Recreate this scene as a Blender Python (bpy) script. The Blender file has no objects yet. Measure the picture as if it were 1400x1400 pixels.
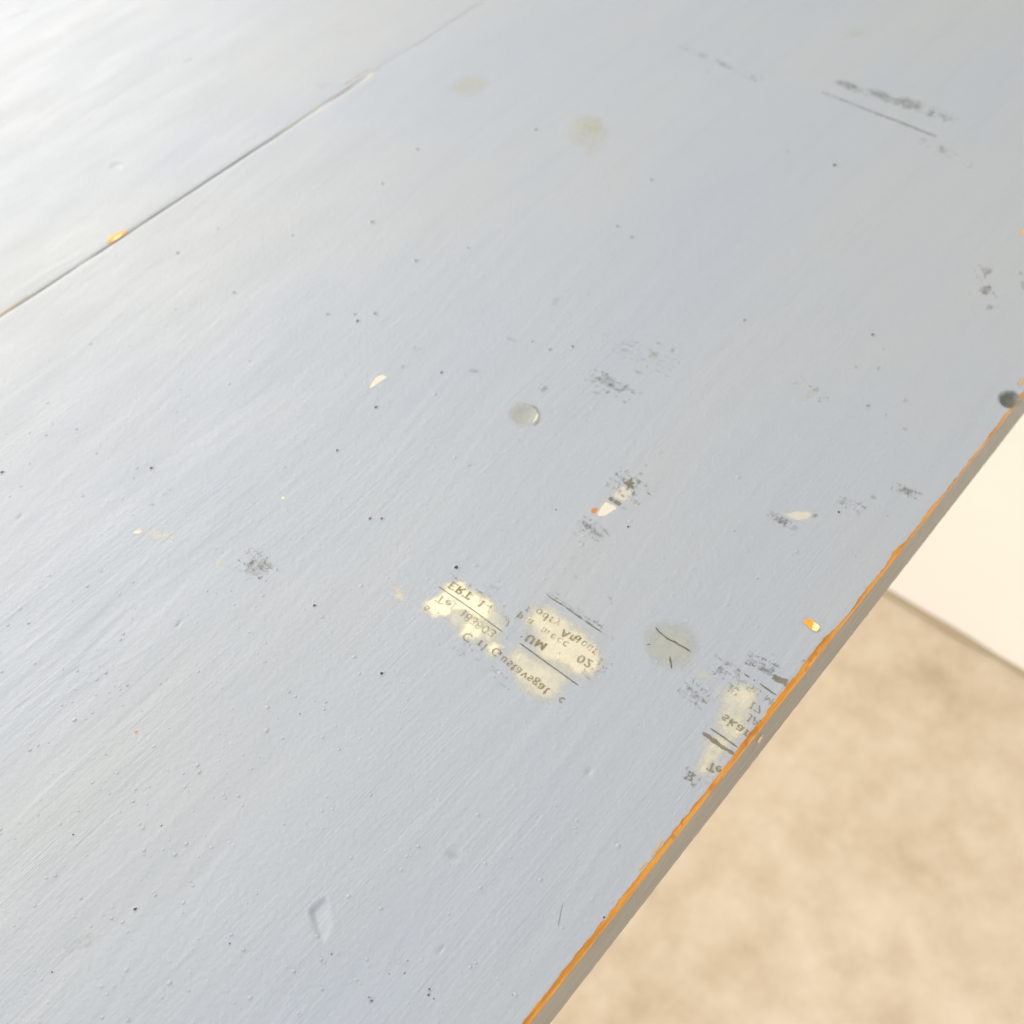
import bpy, math, random
import numpy as np
from mathutils import Matrix, Vector

random.seed(7)
rng = np.random.RandomState(11)
S = bpy.context.scene
col = S.collection

# ------------------------------------------------------------------ camera
FPX = 1600.0                    # focal length for a frame 1400 units wide
CAM_H = 0.36                    # camera height over the table top
TOP = 0.75                      # height of the table top
def _ray(p): return np.array([p[0] - 700.0, 700.0 - p[1], -FPX])
_d1 = _ray((3056.9, -1567.2)); _d1 /= np.linalg.norm(_d1)          # along the board edge
_d2 = _ray((-2351.0, -1230.0)); _d2 /= np.linalg.norm(_d2)
_n = np.cross(_d1, _d2); _n /= np.linalg.norm(_n)
if _n[1] < 0: _n = -_n
_y = np.cross(_n, _d1)
R = np.array([_d1, _y, _n])
C = np.array([0.0, 0.0, TOP + CAM_H])
def onto(p, z=TOP):
    w = R @ _ray(p); t = (z - C[2]) / w[2]
    return C + t * w
C[1] -= onto((722, 1400))[1]
cam_data = bpy.data.cameras.new("camera")
cam = bpy.data.objects.new("camera", cam_data); col.objects.link(cam)
M4 = Matrix.Identity(4)
for i in range(3):
    for j in range(3): M4[i][j] = R[i][j]
    M4[i][3] = C[i]
cam.matrix_world = M4
cam_data.sensor_width = 36.0
cam_data.lens = FPX / 1400.0 * 36.0
cam_data.clip_start = 0.01; cam_data.clip_end = 100.0
foc = onto((760, 1010))
cam_data.dof.use_dof = True
cam_data.dof.focus_distance = float(-((np.linalg.inv(R) @ (foc - C))[2]))
cam_data.dof.aperture_fstop = 11.5
S.camera = cam

# ------------------------------------------------------------------ light
W = bpy.data.worlds.new("World"); S.world = W; W.use_nodes = True
bg = W.node_tree.nodes["Background"]
bg.inputs[0].default_value = (0.945, 0.97, 1.0, 1); bg.inputs[1].default_value = 0.45

def area(name, loc, target, sx, sy, power, color):
    l = bpy.data.lights.new(name, 'AREA'); l.shape = 'RECTANGLE'; l.size = sx; l.size_y = sy
    l.energy = power; l.color = color
    o = bpy.data.objects.new(name, l); col.objects.link(o)
    o.location = loc
    o.rotation_euler = (Vector(target) - Vector(loc)).to_track_quat('-Z', 'Y').to_euler()
    return o
area("window_light", (0.75, 2.4, 1.90), (0.35, 0.3, 0.75), 3.2, 2.2, 112.0, (1.0, 0.93, 0.82))
area("ceiling_lamp", (-0.22, 1.45, 2.5), (0.0, 0.25, 0.75), 0.7, 0.7, 13.0, (1.0, 0.97, 0.92))
area("side_fill_light", (-1.2, -1.6, 1.0), (0.7, 0.0, 0.3), 1.1, 1.1, 41.0, (1.0, 0.96, 0.90))  # added fill without a seen source, lifts wall, floor and board edge

S.view_settings.view_transform = 'Standard'; S.view_settings.look = 'None'
S.view_settings.exposure = 0.40; S.view_settings.gamma = 1.0
S.render.engine = 'CYCLES'
S.cycles.transparent_max_bounces = 32

# ------------------------------------------------------------------ noise
_T = rng.rand(512, 512).astype(np.float64)
def vn(x, y, seed=0):
    x = x + seed * 37.13; y = y + seed * 91.7
    ix = np.floor(x).astype(int); iy = np.floor(y).astype(int)
    fx = x - ix; fy = y - iy
    fx = fx * fx * fx * (fx * (fx * 6 - 15) + 10); fy = fy * fy * fy * (fy * (fy * 6 - 15) + 10)
    a = _T[ix % 512, iy % 512]; b = _T[(ix + 1) % 512, iy % 512]
    c = _T[ix % 512, (iy + 1) % 512]; d = _T[(ix + 1) % 512, (iy + 1) % 512]
    return (a * (1 - fx) + b * fx) * (1 - fy) + (c * (1 - fx) + d * fx) * fy - 0.5
def xy(p): q = onto(p); return q[0], q[1]
def smooth(a, b, t):
    t = np.clip((t - a) / (b - a), 0, 1); return t * t * (3 - 2 * t)

SEAM = float(onto((0, 433))[1])           # y of the joint between the two boards
X_CLOSED = float(onto((505, 103))[0])     # past here the joint is filled with paint
THICK = 0.0335
X0, X1 = -0.74, 0.76
VX0, VX1 = -0.075, 0.70                   # detailed part of the boards
GAP = 0.0008
TABLE_W = 0.76

def seg_dist(x, y, a, b):
    ax, ay = a; bx, by = b
    dx, dy = bx - ax, by - ay
    t = np.clip(((x - ax) * dx + (y - ay) * dy) / (dx * dx + dy * dy), 0, 1)
    return np.hypot(x - ax - t * dx, y - ay - t * dy), t
def poly_sd(x, y, pts):                   # > 0 inside
    d = np.full(np.shape(x), 1e9); ins = np.zeros(np.shape(x), bool)
    n = len(pts)
    for i in range(n):
        a, b = pts[i], pts[(i + 1) % n]
        dd, _ = seg_dist(x, y, a, b); d = np.minimum(d, dd)
        c = ((a[1] > y) != (b[1] > y)) & (x < (b[0] - a[0]) * (y - a[1]) / (b[1] - a[1] + 1e-12) + a[0])
        ins ^= c
    return np.where(ins, d, -d)

# relief of the painted surface: (pixel path, half width m, height m)
RIDGES = [
    ([(0, 1008), (70, 960), (170, 905), (250, 858)], .0011, .00016),
    ([(0, 912), (60, 868), (120, 830)], .0012, .00012),
    ([(0, 1150), (60, 1085), (150, 1010), (230, 950)], .0010, .00013),
    ([(0, 965), (60, 915), (150, 850), (225, 795)], .0012, .00010),
    ([(0, 1225), (70, 1165), (160, 1090)], .0010, .00010),
    ([(30, 1310), (120, 1230), (240, 1120), (330, 1040)], .0010, .00008),
    ([(160, 1395), (240, 1320), (300, 1270)], .0008, .00010),
    ([(330, 1385), (440, 1270), (540, 1160), (620, 1080)], .0009, .00006),
    ([(605, 693), (655, 648), (714, 594)], .0007, .00012),
    ([(710, 1060), (790, 980), (850, 900)], .0010, .00004),
    ([(780, 1210), (860, 1110), (920, 1035)], .0012, .00007),
    ([(720, 1330), (800, 1240), (880, 1140)], .0013, .00006),
    ([(980, 720), (1060, 640), (1130, 560)], .0014, .00006),
    ([(0, 730), (60, 695), (150, 650)], .0012, .00008),
    ([(20, 640), (120, 590), (200, 548)], .0013, .00006),
    ([(0, 415), (60, 375), (140, 330)], .0022, .00022),
    ([(757, 1028), (764, 1012)], .0006, .00025),
    ([(996, 826), (1001, 800)], .0005, .00025),
]
GROOVES = [
    ([(23, 711), (30, 703)], .0005, .0004),
    ([(608, 690), (655, 645), (716, 590)], .0004, .00010),
    ([(598, 1303), (607, 1292)], .0006, .0004),
    ([(200, 1370), (260, 1310), (285, 1282)], .0006, .00009),
    ([(0, 985), (80, 930), (170, 880)], .0009, .0001),
    ([(240, 858), (250, 848)], .0006, .00025),
]
DENTS = [   # pixel, radius x m, radius y m, depth
    ((1381, 546), .0040, .0034, .0018),
    ((719, 567), .0042, .0036, .0006),
    ((619, 1168), .0028, .0024, .0002),
    ((160, 228), .003, .003, .0004),
    ((805, 1055), .0012, .001, .0004),
]
_RX = [([xy(p) for p in path], w, h) for path, w, h in RIDGES]
_GX = [([xy(p) for p in path], w, h) for path, w, h in GROOVES]
_DX = [(xy(p), a, b, d) for p, a, b, d in DENTS]
_GOUGE = [(445, 1225), (434, 1233), (422, 1245), (424, 1252), (427, 1260), (431, 1274), (436, 1284), (442, 1291), (449, 1281), (454, 1266), (453, 1252), (450, 1241), (448, 1230)]
_GOUGE = [xy(p) for p in _GOUGE]
for _k in range(2):                       # round the outline
    _G2 = []
    for _i in range(len(_GOUGE)):
        _a, _b = np.array(_GOUGE[_i]), np.array(_GOUGE[(_i + 1) % len(_GOUGE)])
        _G2 += [tuple(_a * .75 + _b * .25), tuple(_a * .25 + _b * .75)]
    _GOUGE = _G2
_GC = np.mean(np.array(_GOUGE), axis=0)

def height(x, y):
    x = np.asarray(x, float); y = np.asarray(y, float)
    h = 0.00055 * vn(x * 11, y * 13, 1) + 0.00022 * vn(x * 24, y * 36, 2)
    wx = x + 0.004 * vn(x * 20, y * 20, 5); wy = y + 0.004 * vn(x * 14, y * 25, 6)
    near = smooth(0.50, 0.05, x) * 0.65 + 0.35
    # brush marks: long along the board, some laid on at a slant
    for k, (ang, lx, ly, amp) in enumerate([(0.0, 7, 210, 5.0e-5), (0.13, 9, 330, 5.2e-5), (-0.10, 8, 260, 4.6e-5), (0.02, 12, 620, 2.6e-5), (0.2, 7, 420, 4.0e-5)]):
        c, s = math.cos(ang), math.sin(ang)
        u = wx * c + wy * s; v = -wx * s + wy * c
        m = smooth(-0.22, 0.25, vn(x * 9, y * 12, 20 + k)) if k else 0.7
        h = h + near * 1.9 * amp * m * vn(u * lx, v * ly, 30 + k)
    h = h + 2.6e-5 * vn(x * 240, y * 300, 9) * (0.5 + vn(x * 30, y * 30, 10))
    for group, sg in ((_RX, 1), (_GX, -1)):
        for path, w, hh in group:
            lo = np.min(path, axis=0) - 4 * w; hi = np.max(path, axis=0) + 4 * w
            m = (x > lo[0]) & (x < hi[0]) & (y > lo[1]) & (y < hi[1])
            if not np.any(m): continue
            d = np.full(x.shape, 1e9)[m]; n = len(path) - 1; T = np.zeros_like(d)
            for i in range(n):
                dd, t = seg_dist(x[m], y[m], path[i], path[i + 1])
                T = np.where(dd < d, (i + t) / n, T); d = np.minimum(dd, d)
            add = np.zeros_like(x)
            add[m] = sg * hh * (.5 if sg > 0 else 1) * np.exp(-(d / w) ** 2 * 1.6) * np.clip(np.sin(np.pi * np.clip(T, .03, .97)) * 1.7, 0, 1)
            h = h + add
    for (cx, cy), a, b, d in _DX:
        r2 = ((x - cx) / a) ** 2 + ((y - cy) / b) ** 2
        h = h - d * np.exp(-r2 * r2 * 0.9)
    m = np.hypot(x - _GC[0], y - _GC[1]) < 0.02
    if np.any(m):
        add = np.zeros_like(x)
        sd = poly_sd(x[m], y[m], _GOUGE)
        ga, gb = xy((425, 1256)), xy((455, 1260)); gv = np.array(gb) - np.array(ga)
        tilt = np.clip(1.05 - ((x[m] - ga[0]) * gv[0] + (y[m] - ga[1]) * gv[1]) / (gv @ gv), 0.24, 1.2)
        add[m] = -0.00105 * smooth(-0.0003, 0.0013, sd) * tilt
        h = h + add
    # the boards are eased at the joint
    side = np.abs(y - SEAM)
    op = smooth(X_CLOSED + .05, X_CLOSED - .02, x) * 0.9 + 0.1
    h = h - op * 0.00045 * np.exp(-(np.maximum(side - GAP / 2, 0) / 0.0009))
    return h
def Z(x, y): return TOP + height(x, y)

# ------------------------------------------------------------------ materials
def new_mat(name):
    m = bpy.data.materials.new(name); m.use_nodes = True
    nt = m.node_tree; nt.nodes.clear()
    out = nt.nodes.new('ShaderNodeOutputMaterial'); b = nt.nodes.new('ShaderNodeBsdfPrincipled')
    nt.links.new(b.outputs[0], out.inputs[0])
    return m, nt, b
def N(nt, t, **kw):
    n = nt.nodes.new(t)
    for k, v in kw.items(): setattr(n, k, v)
    return n
def noise(nt, scale, vec, detail=3, rough=0.5, stretch=(1, 1, 1), rot=0.0):
    mp = N(nt, 'ShaderNodeMapping'); mp.inputs['Scale'].default_value = stretch; mp.inputs['Rotation'].default_value = (0, 0, rot)
    nt.links.new(vec, mp.inputs[0])
    n = N(nt, 'ShaderNodeTexNoise'); n.inputs['Scale'].default_value = scale
    n.inputs['Detail'].default_value = detail; n.inputs['Roughness'].default_value = rough
    nt.links.new(mp.outputs[0], n.inputs['Vector'])
    return n.outputs['Fac']
def ramp(nt, fac, stops):
    r = N(nt, 'ShaderNodeValToRGB'); e = r.color_ramp.elements
    while len(e) < len(stops): e.new(0.5)
    for i, (p, c) in enumerate(stops):
        e[i].position = p; e[i].color = (*c, 1) if len(c) == 3 else c
    nt.links.new(fac, r.inputs[0]); return r.outputs[0]
def math_(nt, op, a, b=None, clamp=False):
    n = N(nt, 'ShaderNodeMath', operation=op); n.use_clamp = clamp
    for i, v in enumerate((a, b)):
        if v is None: continue
        if isinstance(v, (int, float)): n.inputs[i].default_value = v
        else: nt.links.new(v, n.inputs[i])
    return n.outputs[0]
def mix(nt, fac, a, b):
    n = N(nt, 'ShaderNodeMix', data_type='RGBA')
    if isinstance(fac, float): n.inputs[0].default_value = fac
    else: nt.links.new(fac, n.inputs[0])
    for i, v in ((6, a), (7, b)):
        if isinstance(v, tuple): n.inputs[i].default_value = (*v, 1)
        else: nt.links.new(v, n.inputs[i])
    return n.outputs[2]
def coords(nt): return N(nt, 'ShaderNodeTexCoord').outputs['Object']
def paint_bump(nt, b, vec, k=1.0):
    """fine brush hairs, orange peel and grit in the gloss paint"""
    h1 = noise(nt, 1.0, vec, 3, .6, (13, 800, 40))
    h2 = noise(nt, 1.0, vec, 2, .6, (34, 1300, 40), 0.12)
    h3 = noise(nt, 520.0, vec, 2, .5)
    v = N(nt, 'ShaderNodeTexVoronoi'); v.inputs['Scale'].default_value = 260.0; nt.links.new(vec, v.inputs['Vector'])
    grit = math_(nt, 'SUBTRACT', 0.16, v.outputs['Distance'], True)
    gm = noise(nt, 60.0, vec, 2, .5)
    grit = math_(nt, 'MULTIPLY', grit, math_(nt, 'GREATER_THAN', gm, 0.50))
    patch = N(nt, 'ShaderNodeMapRange'); patch.inputs[1].default_value = .42; patch.inputs[2].default_value = .72; patch.inputs[3].default_value = .12
    nt.links.new(noise(nt, 15.0, vec, 2, .5, (.8, 1.6, 1)), patch.inputs[0]); patch = patch.outputs[0]
    s = math_(nt, 'ADD', math_(nt, 'MULTIPLY', h1, 0.75), math_(nt, 'MULTIPLY', h2, 0.5))
    s = math_(nt, 'MULTIPLY', s, patch)
    s = math_(nt, 'ADD', s, math_(nt, 'MULTIPLY', h3, 0.55))
    s = math_(nt, 'ADD', s, math_(nt, 'MULTIPLY', grit, 2.8))
    bp = N(nt, 'ShaderNodeBump'); bp.inputs['Strength'].default_value = 1.0
    bp.inputs['Distance'].default_value = 0.00026 * k
    nt.links.new(s, bp.inputs['Height']); nt.links.new(bp.outputs[0], b.inputs['Normal'])

def paint_material(name, base, warm, cool):
    m, nt, b = new_mat(name); vec = coords(nt)
    c = ramp(nt, noise(nt, 7.0, vec, 3, .55, (0.7, 1.4, 1)), [(0.34, cool), (0.5, base), (0.68, warm)])
    g = noise(nt, 1.0, vec, 4, .6, (7, 120, 20))
    c = mix(nt, math_(nt, 'MULTIPLY', math_(nt, 'SUBTRACT', g, 0.5, True), 0.7), c, tuple(v * 0.80 for v in base))
    nt.links.new(c, b.inputs['Base Color'])
    r = N(nt, 'ShaderNodeMapRange'); r.inputs[3].default_value = .50; r.inputs[4].default_value = .74
    nt.links.new(noise(nt, 1.0, vec, 4, .6, (18, 60, 20)), r.inputs[0]); nt.links.new(r.outputs[0], b.inputs['Roughness'])
    b.inputs['IOR'].default_value = 1.75
    paint_bump(nt, b, vec)
    return m
PAINT = paint_material("grey_blue_gloss_paint", (.272, .301, .340), (.284, .306, .330), (.262, .294, .347))

def edge_paint():
    m, nt, b = new_mat("grey_edge_paint"); vec = coords(nt)
    g = noise(nt, 1.0, vec, 4, .6, (18, 30, 420))
    c = ramp(nt, g, [(0.3, (.138, .131, .112)), (0.55, (.170, .162, .138)), (0.75, (.205, .196, .168))])
    c = mix(nt, math_(nt, 'MULTIPLY', math_(nt, 'GREATER_THAN', noise(nt, 130, vec, 4, .6, (.5, 1, 2)), .60), .35), c, (.14, .115, .08))
    nt.links.new(c, b.inputs['Base Color']); b.inputs['Roughness'].default_value = .55
    bp = N(nt, 'ShaderNodeBump'); bp.inputs['Distance'].default_value = .0006; bp.inputs['Strength'].default_value = .9
    nt.links.new(g, bp.inputs['Height']); nt.links.new(bp.outputs[0], b.inputs['Normal'])
    return m
EDGE = edge_paint()

def wood_material(name, lo, mid, hi, rough=.5):
    m, nt, b = new_mat(name); vec = coords(nt)
    g = noise(nt, 1.0, vec, 5, .62, (60, 900, 900))
    g2 = noise(nt, 90.0, vec, 3, .6)
    c = ramp(nt, g, [(0.25, lo), (0.5, mid), (0.78, hi)])
    c = mix(nt, math_(nt, 'MULTIPLY', math_(nt, 'GREATER_THAN', g2, .60), .45), c, lo)
    nt.links.new(c, b.inputs['Base Color']); b.inputs['Roughness'].default_value = rough
    bp = N(nt, 'ShaderNodeBump'); bp.inputs['Distance'].default_value = .00022
    nt.links.new(g, bp.inputs['Height']); nt.links.new(bp.outputs[0], b.inputs['Normal'])
    return m
WOOD = wood_material("worn_orange_wood", (.27, .100, .006), (.47, .185, .008), (.62, .285, .030))
PALE = wood_material("fresh_pale_wood", (.86, .52, .20), (.92, .64, .32), (.95, .72, .42))

def mark_material(name, colr, scale, k, lo, hi, opacity, rough=.45, stretch=(1, 1, 1), vary=None, bump=1.0):
    """print, dirt or stain lying in the paint film; attribute 'fade' says how much is left"""
    m, nt, b = new_mat(name); vec = coords(nt)
    at = N(nt, 'ShaderNodeAttribute', attribute_name='fade')
    n = noise(nt, scale, vec, 4, .62, stretch)
    s = math_(nt, 'ADD', at.outputs['Fac'], math_(nt, 'MULTIPLY', math_(nt, 'SUBTRACT', n, .5), k))
    mr = N(nt, 'ShaderNodeMapRange', interpolation_type='SMOOTHSTEP')
    mr.inputs[1].default_value = lo; mr.inputs[2].default_value = hi
    nt.links.new(s, mr.inputs[0])
    a = math_(nt, 'MULTIPLY', mr.outputs[0], opacity)
    nt.links.new(a, b.inputs['Alpha'])
    if vary: nt.links.new(mix(nt, noise(nt, scale * .6, vec, 3, .6), colr, vary), b.inputs['Base Color'])
    else: b.inputs['Base Color'].default_value = (*colr, 1)
    b.inputs['Roughness'].default_value = rough
    paint_bump(nt, b, vec, bump)
    return m
INK = mark_material("faded_print_ink", (.135, .115, .055), 800, 1.25, .28, 1.12, .76, vary=(.24, .195, .10))
INK_RULE = mark_material("printed_rule_ink", (.115, .102, .058), 600, .9, .22, .85, .76)
SMUDGE = mark_material("grey_print_smudge", (.135, .135, .110), 520, 1.8, .48, 1.35, .48, stretch=(.8, 1.3, 1))
FAINT = mark_material("faint_print_smudge", (.19, .19, .16), 420, 1.6, .45, 1.45, .42, stretch=(.8, 1.2, 1))
SOLID = mark_material("solid_print_block", (.125, .112, .070), 520, 2.0, .22, .80, .82, vary=(.20, .18, .12))
CREAM = mark_material("cream_newsprint_stain", (.74, .68, .485), 150, 2.0, .30, 1.22, .92, vary=(.66, .63, .49))
CREAM_CRISP = mark_material("cream_flake", (.58, .545, .43), 300, .35, .35, .75, .95, vary=(.54, .525, .45))
CREAM_PALE = mark_material("pale_cream_haze", (.62, .595, .49), 160, .95, .30, 1.10, .60)
KNOT = mark_material("yellowed_knot_stain", (.400, .408, .350), 130, .8, .15, 1.05, .50, vary=(.43, .435, .37))
YELLOW = mark_material("yellowed_spot", (.50, .485, .385), 110, .8, .25, 1.05, .30)
CRACK = mark_material("paint_crack_dirt", (.085, .085, .055), 700, .5, .2, .6, .85)
TAN = mark_material("tan_rub_mark", (.52, .36, .18), 260, .9, .35, .95, .75)
SCUFF = mark_material("grey_scuff", (.30, .32, .335), 200, .6, .25, .85, .55)  # soft grey scuff marks on the paint
CHIPWOOD = mark_material("chipped_orange_wood", (.86, .30, .012), 420, .2, .30, .55, 1.0, vary=(.80, .26, .012))
CHIP_PALE_LIT = mark_material("chipped_wood_pale_lit", (.93, .60, .26), 420, .2, .30, .55, 1.0, vary=(.95, .70, .38))  # paler copy of the chip wood, paints its lit side wall
def plain(name, c, rough):
    m, nt, b = new_mat(name); vec = coords(nt)
    nt.links.new(mix(nt, noise(nt, 900, vec, 3, .6), c, tuple(v * .6 for v in c)), b.inputs['Base Color'])
    b.inputs['Roughness'].default_value = rough
    return m
DIRT = plain("hole_dirt", (.060, .056, .036), .8)
DIRT_BROWN = plain("brown_hole_dirt", (.17, .105, .035), .8)
DIRT_RED = plain("red_brown_speck", (.12, .025, .012), .6)
DIRT_PALE = plain("grey_hole_dirt", (.20, .20, .17), .8)
ORANGE_HOLE = plain("orange_wood_hole", (.60, .20, .02), .6)

# ------------------------------------------------------------------ mesh helpers
def mesh_obj(name, verts, faces, mat, parent=None, smooth_=True, attr=None):
    me = bpy.data.meshes.new(name)
    if isinstance(verts, np.ndarray) and isinstance(faces, np.ndarray):
        nv, nf = len(verts), len(faces)
        k = faces.shape[1]
        me.vertices.add(nv); me.vertices.foreach_set('co', verts.astype(np.float32).ravel())
        me.loops.add(nf * k); me.loops.foreach_set('vertex_index', faces.astype(np.int32).ravel())
        me.polygons.add(nf); me.polygons.foreach_set('loop_start', np.arange(0, nf * k, k, dtype=np.int32))
        me.update(calc_edges=True)
    else:
        me.from_pydata([tuple(map(float, v)) for v in verts], [], faces)
    if smooth_: me.polygons.foreach_set('use_smooth', np.ones(len(me.polygons), bool))
    if attr is not None:
        a = me.attributes.new('fade', 'FLOAT', 'POINT'); a.data.foreach_set('value', np.asarray(attr, np.float32))
    me.materials.append(mat); me.update()
    o = bpy.data.objects.new(name, me); col.objects.link(o)
    if parent: o.parent = parent
    return o
def grid_faces(nx, ny):
    i, j = np.meshgrid(np.arange(nx - 1), np.arange(ny - 1), indexing='ij')
    a = i * ny + j
    return np.stack([a, a + ny, a + ny + 1, a + 1], -1).reshape(-1, 4)
def box(lo, hi):
    v = [(x, y, z) for x in (lo[0], hi[0]) for y in (lo[1], hi[1]) for z in (lo[2], hi[2])]
    return v, [(0, 1, 3, 2), (4, 6, 7, 5), (0, 4, 5, 1), (2, 3, 7, 6), (0, 2, 6, 4), (1, 5, 7, 3)]

# ------------------------------------------------------------------ setting: floor and wall
def floor_mat():
    m, nt, b = new_mat("mottled_beige_floor"); vec = coords(nt)
    a = noise(nt, 9.0, vec, 5, .62); f = noise(nt, 27.0, vec, 5, .66); g = noise(nt, 3.2, vec, 2, .5)
    s = math_(nt, 'ADD', math_(nt, 'MULTIPLY', a, .46), math_(nt, 'MULTIPLY', f, .44))
    s = math_(nt, 'ADD', s, math_(nt, 'MULTIPLY', g, .15))
    c = ramp(nt, s, [(0.36, (.47, .370, .255)), (0.47, (.585, .475, .345)), (0.56, (.65, .545, .41)), (.67, (.715, .615, .48))])
    nt.links.new(c, b.inputs['Base Color']); b.inputs['Roughness'].default_value = .6
    return m
def wall_mat():
    m, nt, b = new_mat("cream_wall_paint"); vec = coords(nt)
    c = ramp(nt, noise(nt, 5, vec, 3, .5), [(0.3, (.83, .795, .73)), (0.7, (.86, .83, .765))])
    nt.links.new(c, b.inputs['Base Color']); b.inputs['Roughness'].default_value = .6
    bp = N(nt, 'ShaderNodeBump'); bp.inputs['Distance'].default_value = .0006; bp.inputs['Strength'].default_value = .4
    nt.links.new(noise(nt, 160, vec, 3, .5), bp.inputs['Height']); nt.links.new(bp.outputs[0], b.inputs['Normal'])
    return m
wp = onto((1305, 864), 0.0); WALLX = float(wp[0])
n = 60
gx = np.linspace(-4, WALLX + .12, n); gy = np.linspace(-4, 4, n)
GX, GY = np.meshgrid(gx, gy, indexing='ij')
floor = mesh_obj("floor", np.stack([GX, GY, 0.0006 * vn(GX * 5, GY * 5, 3)], -1).reshape(-1, 3), grid_faces(n, n), floor_mat())
floor['kind'] = 'structure'; floor['label'] = 'mottled beige brown stone floor below the table'
v, f = box((WALLX, -4, 0.002), (WALLX + .12, 1.15, 2.6))
wall = mesh_obj("wall", v, f, wall_mat(), smooth_=False)
wall['kind'] = 'structure'; wall['label'] = 'smooth cream wall meeting the floor behind the table'
# tan bead coloured as the shadow gap along the foot of the wall
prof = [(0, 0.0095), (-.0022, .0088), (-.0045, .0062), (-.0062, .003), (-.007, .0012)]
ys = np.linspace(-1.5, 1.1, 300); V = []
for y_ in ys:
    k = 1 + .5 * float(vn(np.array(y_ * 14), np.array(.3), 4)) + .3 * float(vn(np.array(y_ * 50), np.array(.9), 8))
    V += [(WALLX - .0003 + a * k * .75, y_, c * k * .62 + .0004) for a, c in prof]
bead = mesh_obj("wall_foot_shadow_gap", np.array(V), grid_faces(300, 5), plain("tan_shadow_gap", (.50, .40, .25), .7), wall)

# ------------------------------------------------------------------ the table
table = bpy.data.objects.new("painted_table", None); col.objects.link(table)
table['label'] = 'worn grey blue painted wooden table with old newsprint stuck in the paint'
table['category'] = 'table'

def worn_width(x):
    """how far the bare wood reaches in from the arris (m)"""
    x = np.asarray(x, float)
    px_key = [(300, 1450), (716, 1400), (760, 1345), (850, 1235), (900, 1160), (940, 1110), (985, 1060), (1010, 1030), (1050, 980), (1075, 948), (1092, 920),
              (1107, 895), (1126, 870), (1140, 855), (1160, 830), (1185, 800), (1200, 783), (1212, 768), (1222, 755), (1235, 740), (1255, 712), (1268, 700), (1280, 683), (1320, 630), (1362, 578), (1400, 533), (1500, 410)]
    wid = [1.5, 1.5, 1.35, 1.45, 1.25, 1.25, 1.5, 1.5, 1.55, 1.9, 1.6, 1.9, 2.0, 1.0, .8, 1.3, .9, 1.1, 1.5, .7, .6, 1.3, .55, .45, .6, .7, .6]
    kx = [onto(p)[0] for p in px_key]
    o = np.argsort(kx)
    w = np.interp(x, np.array(kx)[o], np.array(wid)[o])
    w = w + 0.38 * vn(x * 130, x * 0, 12) * np.minimum(w, 1.2) + .42 * vn(x * 420, x * 0, 13) + .24 * vn(x * 1200, x * 0, 14)
    return np.clip(w * 1.10, .22, 4.5) * 1e-3

# --- front board
xs = [VX0]
while xs[-1] < VX1:
    t = (xs[-1] - VX0) / (VX1 - VX0); xs.append(xs[-1] + (0.00052 + t * 0.0010))
xs = np.array(xs)
ya = np.arange(0, SEAM - GAP / 2, 0.00058)
t = ya / ya[-1]
def front_board():
    nx, ny = len(xs), len(t)
    X = np.repeat(xs[:, None], ny, 1)
    wb = worn_width(xs)[:, None]
    end = SEAM - GAP / 2 * (smooth(X_CLOSED + .02, X_CLOSED - .01, xs)[:, None] * .85 + .15) + .00022 * vn(xs * 60, xs * 0, 15)[:, None]
    Y = wb + (end - wb) * t[None, :]
    Zz = Z(X, Y)
    lip = np.exp(-((Y - wb) / .0004)) * 0.00006          # paint film curls a little at the bare wood
    Zz = Zz - lip
    V = np.stack([X, Y, Zz], -1).reshape(-1, 3)
    F = grid_faces(nx, ny)
    o = mesh_obj("plank", V, F, PAINT, table)
    return o
plank_a = front_board()
plank_a['label'] = 'front plank with worn orange edge and reversed newsprint'
# back board
xb = [0.03]
while xb[-1] < VX1: xb.append(xb[-1] + .0011)
xb = np.array(xb); yb = np.linspace(0, 1, 290)
Xb = np.repeat(xb[:, None], 290, 1)
st = SEAM + GAP / 2 * (smooth(X_CLOSED + .02, X_CLOSED - .01, xb)[:, None] * .85 + .15) + .0003 * vn(xb * 70, xb * 0, 16)[:, None]
Yb = st + (0.64 - st) * yb[None, :] ** 1.25
plank_b = mesh_obj("plank", np.stack([Xb, Yb, Z(Xb, Yb) + .0001], -1).reshape(-1, 3), grid_faces(len(xb), 290), PAINT, table)
plank_b['label'] = 'back plank with an orange chip on its joint edge'

# sides and undersides of both boards (plain timber outside the detailed part)
def slab(name, lo, hi, mat, parent): 
    v, f = box(lo, hi); return mesh_obj(name, v, f, mat, parent, smooth_=False)
ZB = TOP - THICK
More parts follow.
